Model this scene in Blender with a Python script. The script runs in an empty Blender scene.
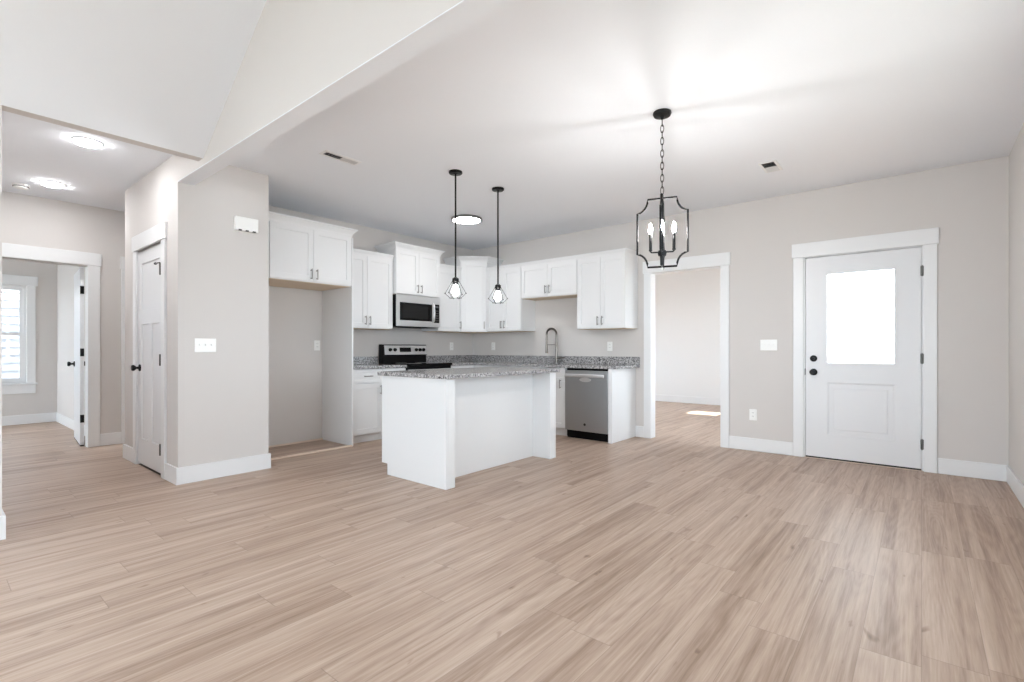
import bpy, bmesh, math, random
from mathutils import Vector, Matrix
PI = math.pi
sc = bpy.context.scene
C = sc.collection

# ------------------------------------------------------------------ camera
cam_d = bpy.data.cameras.new('camera')
cam = bpy.data.objects.new('camera', cam_d)
C.objects.link(cam)
cam.location = (0, 0, 1.12)
cam.rotation_euler = (PI / 2, 0, math.radians(39.607))
cam_d.sensor_width = 36.0
cam_d.lens = 495.0 / 1024 * 36.0
cam_d.shift_y = 7.7 / 1024
cam_d.clip_start = 0.02
sc.camera = cam

# ------------------------------------------------------------------ world, sun, exposure
SKY = 5.6
w = bpy.data.worlds.new('overcast_sky')
sc.world = w
w.use_nodes = True
bg = w.node_tree.nodes['Background']
bg.inputs['Color'].default_value = (0.80, 0.903, 1.0, 1)
bg.inputs['Strength'].default_value = SKY
sun_d = bpy.data.lights.new('sun', 'SUN')
sun_d.energy = 14.0
sun_d.color = (1.0, 0.95, 0.88)
sun_d.angle = math.radians(0.8)
sun = bpy.data.objects.new('sun', sun_d)
C.objects.link(sun)
sun.rotation_euler = Vector((-1, -0.04, -1.06)).to_track_quat('-Z', 'Y').to_euler()
sun.location = (6, 8, 6)
vs = sc.view_settings
vs.view_transform = 'Standard'
vs.look = 'None'
vs.gamma = 1.0
vs.use_curve_mapping = False
vs.exposure = 1.05
cy = sc.cycles
cy.use_denoising = True
cy.max_bounces = 14
cy.diffuse_bounces = 10
cy.glossy_bounces = 5
cy.transparent_max_bounces = 12
cy.sample_clamp_indirect = 6.0
cy.caustics_reflective = False
cy.caustics_refractive = False


def portal(loc, rot, sx, sy):
    d = bpy.data.lights.new('window_portal', 'AREA')
    d.shape = 'RECTANGLE'
    d.size = sx
    d.size_y = sy
    d.cycles.is_portal = True
    o = bpy.data.objects.new('window_portal', d)
    C.objects.link(o)
    o.location = loc
    o.rotation_euler = rot


# ------------------------------------------------------------------ materials
def s2l(c):
    c /= 255.0
    return c / 12.92 if c <= 0.04045 else ((c + 0.055) / 1.055) ** 2.4


def rgb(r, g, b):
    return (s2l(r), s2l(g), s2l(b), 1)


def mat(name, col, rough=0.5, metal=0.0, spec=0.5, emit=None, strength=0.0, bump=None):
    m = bpy.data.materials.new(name)
    m.use_nodes = True
    nt = m.node_tree
    b = nt.nodes['Principled BSDF']
    b.inputs['Base Color'].default_value = col
    b.inputs['Roughness'].default_value = rough
    b.inputs['Metallic'].default_value = metal
    b.inputs['Specular IOR Level'].default_value = spec
    if emit:
        b.inputs['Emission Color'].default_value = emit
        b.inputs['Emission Strength'].default_value = strength
    if bump:
        scale, st = bump
        tc = nt.nodes.new('ShaderNodeTexCoord')
        n = nt.nodes.new('ShaderNodeTexNoise')
        n.inputs['Scale'].default_value = scale
        n.inputs['Detail'].default_value = 3
        bp = nt.nodes.new('ShaderNodeBump')
        bp.inputs['Strength'].default_value = st
        bp.inputs['Distance'].default_value = 0.002
        nt.links.new(tc.outputs['Object'], n.inputs['Vector'])
        nt.links.new(n.outputs['Fac'], bp.inputs['Height'])
        nt.links.new(bp.outputs['Normal'], b.inputs['Normal'])
    return m


M = {}
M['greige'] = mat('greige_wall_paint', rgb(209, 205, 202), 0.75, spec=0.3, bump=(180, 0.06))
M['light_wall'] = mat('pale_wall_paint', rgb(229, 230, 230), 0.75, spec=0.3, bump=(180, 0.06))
M['ceiling'] = mat('ceiling_paint', rgb(233, 236, 241), 0.9, spec=0.15, bump=(120, 0.1))
M['trim'] = mat('white_trim_paint', rgb(228, 229, 230), 0.35, spec=0.45)
M['cab'] = mat('white_cabinet_paint', rgb(226, 227, 228), 0.32, spec=0.45)
M['door'] = mat('white_door_paint', rgb(224, 225, 227), 0.38, spec=0.45)
M['toe'] = mat('toe_kick_white', rgb(222, 222, 222), 0.5)
M['tan'] = mat('unfinished_birch', rgb(216, 198, 174), 0.6)
M['strip'] = mat('pale_wood_strip', rgb(226, 208, 192), 0.5)
M['nickel'] = mat('satin_nickel', rgb(150, 148, 145), 0.32, 1.0)
M['faucet'] = mat('brushed_faucet_steel', rgb(132, 127, 122), 0.33, 1.0)
M['black'] = mat('matte_black_metal', rgb(22, 22, 23), 0.38, 0.6)
M['black_plastic'] = mat('black_plastic', rgb(8, 8, 9), 0.35, spec=0.15)
M['black_glass'] = mat('black_glass', rgb(5, 5, 6), 0.07, spec=0.2)
M['plate'] = mat('white_plastic', rgb(240, 240, 238), 0.35)
M['slot'] = mat('dark_slot', rgb(60, 58, 56), 0.6)
M['vent_dark'] = mat('vent_opening_shade', rgb(26, 26, 26), 0.8)
M['vent_white'] = mat('register_white', rgb(228, 228, 228), 0.45)
M['vent_grey'] = mat('register_grey', rgb(205, 205, 205), 0.5)
M['bright_steel'] = mat('polished_handle_steel', rgb(228, 229, 230), 0.28, 1.0)
M['hinge'] = mat('dark_steel_hinge', rgb(105, 103, 100), 0.4, 1.0)
M['ring'] = mat('grey_ring', rgb(120, 120, 120), 0.4, 0.5)
M['lamp'] = mat('lit_diffuser', (1, 1, 1, 1), 0.5, emit=(0.97, 0.985, 1.0, 1), strength=62.0)
M['disk'] = mat('lit_flush_disk', (1, 1, 1, 1), 0.5, emit=(1, 0.985, 0.97, 1), strength=21.0)
M['bulb'] = mat('lit_bulb', (1, 1, 1, 1), 0.3, emit=(1, 0.98, 0.96, 1), strength=48.0)
M['flame'] = mat('lit_candle_bulb', (1, 1, 1, 1), 0.3, emit=(1, 0.98, 0.96, 1), strength=260.0)
M['threshold'] = mat('dark_sweep_and_gap_shade', rgb(40, 34, 30), 0.6)
M['concrete'] = mat('porch_concrete', rgb(150, 150, 145), 0.85, bump=(60, 0.2))
M['sink'] = mat('sink_steel', rgb(120, 120, 120), 0.3, 1.0)
M['emblem'] = mat('dark_emblem', rgb(70, 70, 72), 0.4, 0.8)


def steel_material(name, col):
    m = mat(name, col, 0.3, 1.0)
    nt = m.node_tree
    b = nt.nodes['Principled BSDF']
    tc = nt.nodes.new('ShaderNodeTexCoord')
    mp = nt.nodes.new('ShaderNodeMapping')
    mp.inputs['Scale'].default_value = (3, 3, 400)
    n = nt.nodes.new('ShaderNodeTexNoise')
    n.inputs['Scale'].default_value = 1.0
    n.inputs['Detail'].default_value = 2
    mr = nt.nodes.new('ShaderNodeMapRange')
    mr.inputs['To Min'].default_value = 0.24
    mr.inputs['To Max'].default_value = 0.4
    nt.links.new(tc.outputs['Object'], mp.inputs['Vector'])
    nt.links.new(mp.outputs['Vector'], n.inputs['Vector'])
    nt.links.new(n.outputs['Fac'], mr.inputs['Value'])
    nt.links.new(mr.outputs['Result'], b.inputs['Roughness'])
    return m


M['steel'] = steel_material('brushed_stainless', rgb(216, 216, 216))
M['shaded_steel'] = steel_material('shaded_brushed_stainless', rgb(180, 183, 186))  # same stainless, darkened for the dim room the dishwasher door reflects


def glass_material():
    m = bpy.data.materials.new('window_glass')
    m.use_nodes = True
    nt = m.node_tree
    nt.nodes.clear()
    out = nt.nodes.new('ShaderNodeOutputMaterial')
    tr = nt.nodes.new('ShaderNodeBsdfTransparent')
    tr.inputs['Color'].default_value = (0.97, 0.98, 0.98, 1)
    gl = nt.nodes.new('ShaderNodeBsdfGlossy')
    gl.inputs['Roughness'].default_value = 0.02
    mx = nt.nodes.new('ShaderNodeMixShader')
    mx.inputs['Fac'].default_value = 0.05
    nt.links.new(tr.outputs[0], mx.inputs[1])
    nt.links.new(gl.outputs[0], mx.inputs[2])
    nt.links.new(mx.outputs[0], out.inputs['Surface'])
    return m


M['glass'] = glass_material()


def N(nt, t, **kw):
    n = nt.nodes.new(t)
    for k, v in kw.items():
        setattr(n, k, v)
    return n


def math_node(nt, op, a, b=None, c=None):
    n = N(nt, 'ShaderNodeMath', operation=op)
    for i, v in enumerate((a, b, c)):
        if v is None:
            continue
        if isinstance(v, (int, float)):
            n.inputs[i].default_value = v
        else:
            nt.links.new(v, n.inputs[i])
    return n.outputs[0]


def floor_material():
    """Vinyl oak planks running along Y: 0.18 m wide, 1.22 m long, staggered."""
    m = bpy.data.materials.new('oak_plank_floor')
    m.use_nodes = True
    nt = m.node_tree
    b = nt.nodes['Principled BSDF']
    L = nt.links.new
    tc = N(nt, 'ShaderNodeTexCoord')
    sp = N(nt, 'ShaderNodeSeparateXYZ')
    L(tc.outputs['Object'], sp.inputs[0])
    X, Y = sp.outputs['X'], sp.outputs['Y']
    u = math_node(nt, 'DIVIDE', X, 0.18)
    row = math_node(nt, 'FLOOR', u)
    wn = N(nt, 'ShaderNodeTexWhiteNoise', noise_dimensions='1D')
    L(row, wn.inputs['W'])
    v = math_node(nt, 'ADD', math_node(nt, 'DIVIDE', Y, 1.22), math_node(nt, 'MULTIPLY', wn.outputs['Value'], 7.0))
    seg = math_node(nt, 'FLOOR', v)
    cid = N(nt, 'ShaderNodeCombineXYZ')
    L(row, cid.inputs[0])
    L(seg, cid.inputs[1])
    pr = N(nt, 'ShaderNodeTexWhiteNoise', noise_dimensions='3D')
    L(cid.outputs[0], pr.inputs['Vector'])
    # grain coordinates, shifted per plank
    off = math_node(nt, 'MULTIPLY', pr.outputs['Value'], 37.0)

    def grain(sx, sy, scale, detail, rough=0.55, dist=0.0):
        cv = N(nt, 'ShaderNodeCombineXYZ')
        L(math_node(nt, 'MULTIPLY', X, sx), cv.inputs[0])
        L(math_node(nt, 'MULTIPLY', Y, sy), cv.inputs[1])
        L(off, cv.inputs[2])
        n = N(nt, 'ShaderNodeTexNoise')
        n.inputs['Scale'].default_value = scale
        n.inputs['Detail'].default_value = detail
        n.inputs['Roughness'].default_value = rough
        n.inputs['Distortion'].default_value = dist
        L(cv.outputs[0], n.inputs['Vector'])
        return n.outputs['Fac']

    broad = grain(14, 0.42, 1.0, 3, 0.55, 0.7)
    fine = grain(75, 2.6, 1.0, 4, 0.6, 0.3)
    vfine = grain(260, 9.0, 1.0, 2)
    knot = grain(16, 5.5, 1.0, 2, 0.5, 0.8)
    # cathedral figure: wavy contour lines of a slow noise
    cath = grain(7, 0.55, 1.0, 1, 0.4, 0.2)
    cl = math_node(nt, 'SINE', math_node(nt, 'MULTIPLY', cath, 95.0))
    t = math_node(nt, 'MULTIPLY', math_node(nt, 'SUBTRACT', broad, 0.5), 1.3)
    t = math_node(nt, 'ADD', t, math_node(nt, 'MULTIPLY', math_node(nt, 'SUBTRACT', fine, 0.5), 0.85))
    t = math_node(nt, 'ADD', t, math_node(nt, 'MULTIPLY', math_node(nt, 'SUBTRACT', vfine, 0.5), 0.3))
    t = math_node(nt, 'ADD', t, math_node(nt, 'MULTIPLY', cl, 0.05))
    t = math_node(nt, 'ADD', t, math_node(nt, 'MULTIPLY', math_node(nt, 'SUBTRACT', pr.outputs['Value'], 0.5), 0.10))
    t = math_node(nt, 'ADD', t, 0.55)
    kn = N(nt, 'ShaderNodeMapRange')
    kn.inputs['From Min'].default_value = 0.70
    kn.inputs['From Max'].default_value = 0.80
    L(knot, kn.inputs['Value'])
    t = math_node(nt, 'SUBTRACT', t, math_node(nt, 'MULTIPLY', kn.outputs['Result'], 0.45))
    cr = N(nt, 'ShaderNodeValToRGB')
    e = cr.color_ramp.elements
    e[0].position = 0.0
    e[0].color = rgb(124, 101, 85)
    e[1].position = 1.0
    e[1].color = rgb(200, 180, 164)
    k = e.new(0.5)
    k.color = rgb(172, 149, 132)
    k = e.new(0.25)
    k.color = rgb(150, 126, 109)
    L(t, cr.inputs['Fac'])
    # joints between planks
    fu = math_node(nt, 'FRACT', u)
    fv = math_node(nt, 'FRACT', v)
    gx = math_node(nt, 'LESS_THAN', math_node(nt, 'MINIMUM', fu, math_node(nt, 'SUBTRACT', 1.0, fu)), 0.006)
    gy = math_node(nt, 'LESS_THAN', math_node(nt, 'MINIMUM', fv, math_node(nt, 'SUBTRACT', 1.0, fv)), 0.0013)
    gap = math_node(nt, 'MAXIMUM', gx, gy)
    mx = N(nt, 'ShaderNodeMix', data_type='RGBA')
    L(math_node(nt, 'MULTIPLY', gap, 0.38), mx.inputs['Factor'])
    L(cr.outputs['Color'], mx.inputs['A'])
    mx.inputs['B'].default_value = rgb(96, 76, 62)
    L(mx.outputs['Result'], b.inputs['Base Color'])
    ro = N(nt, 'ShaderNodeMapRange')
    ro.inputs['To Min'].default_value = 0.36
    ro.inputs['To Max'].default_value = 0.5
    L(fine, ro.inputs['Value'])
    L(ro.outputs['Result'], b.inputs['Roughness'])
    b.inputs['Specular IOR Level'].default_value = 0.4
    bp = N(nt, 'ShaderNodeBump')
    bp.inputs['Strength'].default_value = 0.12
    bp.inputs['Distance'].default_value = 0.002
    L(math_node(nt, 'SUBTRACT', fine, gap), bp.inputs['Height'])
    L(bp.outputs['Normal'], b.inputs['Normal'])
    return m


M['floor'] = floor_material()


def granite_material():
    m = bpy.data.materials.new('speckled_granite')
    m.use_nodes = True
    nt = m.node_tree
    b = nt.nodes['Principled BSDF']
    L = nt.links.new
    tc = N(nt, 'ShaderNodeTexCoord')

    def noise(scale, detail, rough):
        n = N(nt, 'ShaderNodeTexNoise')
        n.inputs['Scale'].default_value = scale
        n.inputs['Detail'].default_value = detail
        n.inputs['Roughness'].default_value = rough
        L(tc.outputs['Object'], n.inputs['Vector'])
        return n.outputs['Fac']

    vo = N(nt, 'ShaderNodeTexVoronoi')
    vo.inputs['Scale'].default_value = 105
    L(tc.outputs['Object'], vo.inputs['Vector'])
    sp = N(nt, 'ShaderNodeSeparateColor')
    L(vo.outputs['Color'], sp.inputs[0])
    f = math_node(nt, 'ADD', math_node(nt, 'MULTIPLY', sp.outputs[0], 0.42), math_node(nt, 'MULTIPLY', noise(55, 4, 0.7), 0.95))
    cr = N(nt, 'ShaderNodeValToRGB')
    cr.color_ramp.interpolation = 'LINEAR'
    e = cr.color_ramp.elements
    e[0].position = 0.4
    e[0].color = rgb(44, 43, 46)
    e[1].position = 0.98
    e[1].color = rgb(200, 199, 198)
    for p_, c_ in ((0.52, (96, 95, 97)), (0.64, (140, 138, 139)), (0.8, (176, 174, 174))):
        k = e.new(p_)
        k.color = rgb(*c_)
    L(f, cr.inputs['Fac'])
    L(cr.outputs['Color'], b.inputs['Base Color'])
    b.inputs['Roughness'].default_value = 0.14
    return m


M['granite'] = granite_material()


def siding_material():
    return mat('white_lap_siding', rgb(190, 195, 203), 0.6)


M['siding'] = siding_material()


# ------------------------------------------------------------------ mesh helpers
class MB:
    def __init__(self):
        self.bm = bmesh.new()

    def box(self, x0, x1, y0, y1, z0, z1, bev=0.0, seg=1):
        x0, x1 = sorted((x0, x1))
        y0, y1 = sorted((y0, y1))
        z0, z1 = sorted((z0, z1))
        b = bmesh.new()
        v = [b.verts.new((x, y, z)) for z in (z0, z1) for x, y in ((x0, y0), (x1, y0), (x1, y1), (x0, y1))]
        for f in ((3, 2, 1, 0), (4, 5, 6, 7), (0, 1, 5, 4), (1, 2, 6, 5), (2, 3, 7, 6), (3, 0, 4, 7)):
            b.faces.new([v[i] for i in f])
        if bev:
            bmesh.ops.bevel(b, geom=b.edges[:], offset=bev, segments=seg, affect='EDGES', profile=0.5)
        self.merge(b)
        return self

    def merge(self, b):
        me = bpy.data.meshes.new('tmp')
        b.to_mesh(me)
        b.free()
        self.bm.from_mesh(me)
        bpy.data.meshes.remove(me)

    def poly(self, pts, faces):
        v = [self.bm.verts.new(p) for p in pts]
        for f in faces:
            try:
                self.bm.faces.new([v[i] for i in f])
            except ValueError:
                pass
        return self

    def loft(self, rings, caps=True, closed=False):
        """rings: lists of equal-length closed loops."""
        n = len(rings[0])
        vs_ = [[self.bm.verts.new(p) for p in r] for r in rings]
        m = len(rings)
        for i in range(m if closed else m - 1):
            a, b = vs_[i], vs_[(i + 1) % m]
            for j in range(n):
                self.bm.faces.new((a[j], a[(j + 1) % n], b[(j + 1) % n], b[j]))
        if caps and not closed:
            self.bm.faces.new(list(reversed(vs_[0])))
            self.bm.faces.new(vs_[-1])
        return self

    def lathe(self, prof, seg=24, origin=(0, 0, 0), axis='z'):
        rings = []
        ox, oy, oz = origin
        for r, h in prof:
            r = max(r, 1e-5)
            ring = []
            for k in range(seg):
                a = 2 * PI * k / seg
                c, s = r * math.cos(a), r * math.sin(a)
                if axis == 'z':
                    p = (ox + c, oy + s, oz + h)
                elif axis == 'y':
                    p = (ox + c, oy + h, oz + s)
                else:
                    p = (ox + h, oy + c, oz + s)
                ring.append(p)
            rings.append(ring)
        return self.loft(rings)

    def tube(self, path, r, seg=8, closed=False):
        path = [Vector(p) for p in path]
        rings = []
        up = Vector((0.13, 0.31, 1)).normalized()
        n = len(path)
        prev = None
        for i, p in enumerate(path):
            if closed:
                t = (path[(i + 1) % n] - path[i - 1]).normalized()
            elif i == 0:
                t = (path[1] - p).normalized()
            elif i == n - 1:
                t = (p - path[i - 1]).normalized()
            else:
                t = ((path[i + 1] - p).normalized() + (p - path[i - 1]).normalized()).normalized()
            if prev is None:
                ref = up if abs(t.dot(up)) < 0.95 else Vector((1, 0, 0))
                a = t.cross(ref).normalized()
            else:
                a = (prev - t * prev.dot(t)).normalized()
            prev = a
            b = t.cross(a)
            rr = r[i] if isinstance(r, (list, tuple)) else r
            rings.append([p + a * rr * math.cos(2 * PI * k / seg) + b * rr * math.sin(2 * PI * k / seg) for k in range(seg)])
        return self.loft(rings, closed=closed)

    def slab(self, w_, h_, t, panels=(), holes=(), depth=0.008, slope=0.006):
        """Board in local x 0..w, z 0..h, front at y=-t, back at y=0; recessed panels and through holes."""
        bm_ = self.bm
        cache = {}

        def V(x, y, z):
            k = (round(x, 5), round(y, 5), round(z, 5))
            if k not in cache:
                cache[k] = bm_.verts.new((x, y, z))
            return cache[k]

        def F(*p):
            try:
                bm_.faces.new([V(*q) for q in p])
            except ValueError:
                pass

        rects = list(panels) + list(holes)
        xs = sorted({0, w_, *[r[0] for r in rects], *[r[1] for r in rects]})
        zs = sorted({0, h_, *[r[2] for r in rects], *[r[3] for r in rects]})

        def inside(x, z, rs):
            return any(r[0] < x < r[1] and r[2] < z < r[3] for r in rs)

        for i in range(len(xs) - 1):
            for j in range(len(zs) - 1):
                x0, x1, z0, z1 = xs[i], xs[i + 1], zs[j], zs[j + 1]
                mx_, mz = (x0 + x1) / 2, (z0 + z1) / 2
                if not inside(mx_, mz, rects):
                    F((x0, -t, z0), (x1, -t, z0), (x1, -t, z1), (x0, -t, z1))
                if not inside(mx_, mz, holes):
                    F((x0, 0, z1), (x1, 0, z1), (x1, 0, z0), (x0, 0, z0))
        for i in range(len(xs) - 1):
            F((xs[i], -t, 0), (xs[i], 0, 0), (xs[i + 1], 0, 0), (xs[i + 1], -t, 0))
            F((xs[i], -t, h_), (xs[i + 1], -t, h_), (xs[i + 1], 0, h_), (xs[i], 0, h_))
        for j in range(len(zs) - 1):
            F((0, -t, zs[j]), (0, -t, zs[j + 1]), (0, 0, zs[j + 1]), (0, 0, zs[j]))
            F((w_, -t, zs[j]), (w_, 0, zs[j]), (w_, 0, zs[j + 1]), (w_, -t, zs[j + 1]))
        for (x0, x1, z0, z1) in panels:
            s = slope
            o = [(x0, -t, z0), (x1, -t, z0), (x1, -t, z1), (x0, -t, z1)]
            q = [(x0 + s, -t + depth, z0 + s), (x1 - s, -t + depth, z0 + s), (x1 - s, -t + depth, z1 - s), (x0 + s, -t + depth, z1 - s)]
            for k in range(4):
                F(o[k], o[(k + 1) % 4], q[(k + 1) % 4], q[k])
            F(*q)
        for (x0, x1, z0, z1) in holes:
            o = [(x0, -t, z0), (x1, -t, z0), (x1, -t, z1), (x0, -t, z1)]
            for k in range(4):
                a, b = o[k], o[(k + 1) % 4]
                F(a, b, (b[0], 0, b[2]), (a[0], 0, a[2]))
        return self

    def move(self, mtx):
        bmesh.ops.transform(self.bm, matrix=mtx, verts=self.bm.verts[:])
        return self

    def mesh(self, name, m, smooth=False):
        bmesh.ops.recalc_face_normals(self.bm, faces=self.bm.faces[:])
        me = bpy.data.meshes.new(name)
        self.bm.to_mesh(me)
        self.bm.free()
        me.materials.append(m)
        if smooth:
            for p in me.polygons:
                p.use_smooth = True
            try:
                me.set_sharp_from_angle(angle=math.radians(40))
            except Exception:
                pass
        return me

    def build(self, name, m, parent=None, smooth=False, loc=None, rot=None):
        o = bpy.data.objects.new(name, self.mesh(name, m, smooth))
        C.objects.link(o)
        if parent is not None:
            o.parent = parent
        if loc is not None:
            o.location = loc
        if rot is not None:
            o.rotation_euler = rot
        return o


def tag(o, label=None, cat=None, group=None, kind=None):
    if label:
        o['label'] = label
    if cat:
        o['category'] = cat
    if group:
        o['group'] = group
    if kind:
        o['kind'] = kind
    return o


def thing(name, label, cat, loc=(0, 0, 0), rz=0.0, group=None, kind=None):
    o = bpy.data.objects.new(name, None)
    C.objects.link(o)
    o.empty_display_size = 0.05
    o.location = loc
    o.rotation_euler = (0, 0, rz)
    return tag(o, label, cat, group, kind)


def put(name, me, parent, loc=(0, 0, 0), rot=(0, 0, 0)):
    o = bpy.data.objects.new(name, me)
    C.objects.link(o)
    o.parent = parent
    o.location = loc
    o.rotation_euler = rot
    return o


def copy_tree(o, parent=None):
    c = o.copy()
    C.objects.link(c)
    if parent is not None:
        c.parent = parent
    for ch in list(o.children):
        copy_tree(ch, c)
    return c


def struct(o, label, cat):
    return tag(o, label, cat, None, 'structure')


def sink(z0, holes):
    """walls and their doorways reach a little below the floor surface."""
    return (-0.05 if z0 == 0 else z0), [(a, b, -0.05 if c < 0.01 else c, d) for a, b, c, d in holes]


def wall_y(name, y0, y1, x0, x1, z0, z1, m, holes=(), label='', cat='wall'):
    z0, holes = sink(z0, holes)
    """wall with faces at y0 and y1 (holes in world x, z)."""
    lo, hi = min(y0, y1), max(y0, y1)
    b = MB().slab(x1 - x0, z1 - z0, hi - lo, holes=[(h[0] - x0, h[1] - x0, h[2] - z0, h[3] - z0) for h in holes])
    b.move(Matrix.Translation((x0, hi, z0)))
    return struct(b.build(name, m), label, cat)


def wall_x(name, x0, x1, y0, y1, z0, z1, m, holes=(), label='', cat='wall'):
    z0, holes = sink(z0, holes)
    """wall with faces at x0 and x1 (holes in world y, z)."""
    lo, hi = min(x0, x1), max(x0, x1)
    b = MB().slab(y1 - y0, z1 - z0, hi - lo, holes=[(h[0] - y0, h[1] - y0, h[2] - z0, h[3] - z0) for h in holes])
    b.move(Matrix.Translation((lo, y0, z0)) @ Matrix.Rotation(PI / 2, 4, 'Z'))
    return struct(b.build(name, m), label, cat)


def sbox(name, x0, x1, y0, y1, z0, z1, m, label, cat, bev=0.0):
    return struct(MB().box(x0, x1, y0, y1, z0, z1, bev).build(name, m), label, cat)


# ------------------------------------------------------------------ dimensions (metres)
YB, XR, XK, ZC = 5.87, 0.565, -5.69, 2.743      # back wall, right wall, range wall, flat ceiling
YG, XP, XH, YN = 1.385, -4.715, -7.28, 0.33     # pier front / gable plane, pier end, hall end wall, nook wall
XN, YS = -4.16, -3.3                            # vault side wall, window wall behind the camera
XF, YR = -10.27, 1.41                           # far bedroom: window wall, right-hand wall
YI = 10.15                                      # sunlit room beyond the cased opening
T = 0.12

# ------------------------------------------------------------------ floor and ground
struct(MB().box(-10.39, XR + T, YS - T, YI + T, -0.1, 0.0).build('floor', M['floor']),
       'light oak plank floor running through every room', 'floor')
struct(MB().box(-22, 14, -16, 24, -0.4, -0.18).build('ground', M['concrete']),
       'pale paved ground outside the house', 'ground')

# ------------------------------------------------------------------ walls
DX0, DX1, DZ = -0.945, 0.02, 2.065              # front door rough opening
OX0, OX1 = -2.612, -1.752                        # cased opening
wall_y('wall_back', YB, YB + T, XK - T, XR + T, 0, ZC + 0.1, M['greige'],
       holes=[(DX0, DX1, 0.0, DZ), (OX0, OX1, 0.0, 2.06)],
       label='long greige wall with the front door and the cased opening')
wall_x('wall_right', XR, XR + T, YS - T, YB, 0, ZC + 1.9, M['greige'],
       holes=[(-2.6, -0.9, 0.75, 2.2), (1.7, 3.8, 0.7, 2.15)],
       label='greige side wall running away from the front door corner')
wall_x('wall_range', XK - T, XK, 2.12, YB, 0, ZC + 0.1, M['greige'],
       label='greige wall behind the range and the refrigerator alcove')
# closet pier block walls
wall_y('wall_closet', YG, YG + T, -6.317, XP, 0, ZC + 0.1, M['greige'],
       holes=[(-5.86, -5.075, 0.0, 2.055)], label='greige hall wall with the narrow panelled closet door')
wall_x('wall_pier', XP - T, XP, YG + T, 2.12, 0, ZC + 0.1, M['greige'],
       label='greige end of the closet carrying the chime box and three switches')
wall_y('wall_alcove', 2.0, 2.12, XK - T, XP - T, 0, ZC + 0.1, M['greige'],
       label='greige return wall closing the refrigerator alcove')
wall_x('wall_corridor', -6.317, -6.317 + T, YG + T, 3.2, 0, ZC + 0.1, M['greige'],
       label='greige corridor wall behind the closet')
wall_x('wall_hall', XH - T, XH, -0.6, 3.2, 0, ZC + 0.1, M['greige'],
       holes=[(0.40, 1.268, 0.0, 2.055), (1.64, 2.455, 0.0, 2.055)],
       label='greige hall end wall with the cased bedroom doorway')
wall_y('wall_corridor_end', 3.2, 3.2 + T, XH - T, -6.317 + T, 0, ZC + 0.1, M['greige'],
       label='greige wall closing the far end of the corridor')
wall_y('wall_nook', YN - T, YN, XH, XN, 0, ZC + 0.1, M['greige'],
       label='greige hall side wall ending at the living room corner')
wall_x('wall_living', XN - T, XN, YS - T, YN - T, 0, ZC + 0.1, M['greige'],
       holes=[(-2.7, -1.1, 0.75, 2.2)], label='greige living room side wall beneath the vaulted ceiling')
wall_y('wall_window', YS - T, YS, XN, XR, 0, 4.4, M['greige'],
       holes=[(-3.95, -2.05, 0.12, 2.42), (-1.75, 0.15, 0.12, 2.42)],
       label='greige window wall opposite the kitchen')
# gable wall over the beam (polygon with the pitch of the vault)
SL = 0.68
XRG = (XN + XR) / 2
ZV = 2.55
ZRG = ZV + SL * (XRG - XN)
gp = [(XP, 2.5), (XR, 2.5), (XR, ZV), (XRG, ZRG), (XN, ZV), (XP, ZC + 0.1)]
g = MB().loft([[(x, YG, z) for x, z in gp], [(x, YG + T, z) for x, z in gp]])
struct(g.build('wall_gable', M['greige']), 'pale triangular gable wall and dropped beam above the kitchen', 'wall')
sbox('beam_soffit', XP, XR, YG, YG + T, 2.494, 2.4995, M['ceiling'], 'white underside of the dropped beam above the kitchen', 'beam')
# header beam between hall and vault
struct(MB().box(XN - 0.09, XN, YN - T, YG, ZV, ZC + 0.1).build('beam_hall', M['greige']),
       'slim dropped header between hall ceiling and vaulted ceiling', 'beam')
# far bedroom
wall_x('wall_bedroom_window', XF - T, XF, -2.6, YR + T, 0, ZC + 0.1, M['greige'],
       holes=[(0.10, 1.075, 0.61, 2.06)], label='greige bedroom wall holding the white framed window')
wall_y('wall_bedroom_side', YR, YR + T, XF, XH - T, 0, ZC + 0.1, M['greige'],
       label='bright greige bedroom wall behind the open bedroom door')
wall_y('wall_bedroom_end', -2.6 - T, -2.6, XF - T, XH, 0, ZC + 0.1, M['greige'],
       holes=[(-10.1, -7.7, 0.3, 2.3)], label='greige bedroom wall out of sight beside its window')
wall_x('wall_bedroom_door', XH - T, XH, -2.6, -0.6, 0, ZC + 0.1, M['greige'],
       label='greige bedroom wall continuing from the hall end wall')
# room beyond the corridor door (only its doorway is glimpsed) and the sunlit room
wall_x('wall_closet_room', XH - 1.4, XH - 1.3, YR + T, 3.2, 0, ZC + 0.1, M['greige'],
       label='greige wall of the room beyond the corridor doorway')
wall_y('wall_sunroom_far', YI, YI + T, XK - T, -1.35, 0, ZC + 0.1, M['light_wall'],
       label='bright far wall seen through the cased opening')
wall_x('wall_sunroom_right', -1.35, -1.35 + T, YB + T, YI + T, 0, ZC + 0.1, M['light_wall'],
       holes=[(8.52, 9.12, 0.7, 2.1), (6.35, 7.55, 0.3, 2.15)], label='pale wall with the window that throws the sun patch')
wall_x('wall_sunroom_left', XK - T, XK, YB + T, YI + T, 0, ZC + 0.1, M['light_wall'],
       holes=[(6.8, 9.4, 0.5, 2.3)], label='pale wall at the hidden end of the sunlit room')

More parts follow.
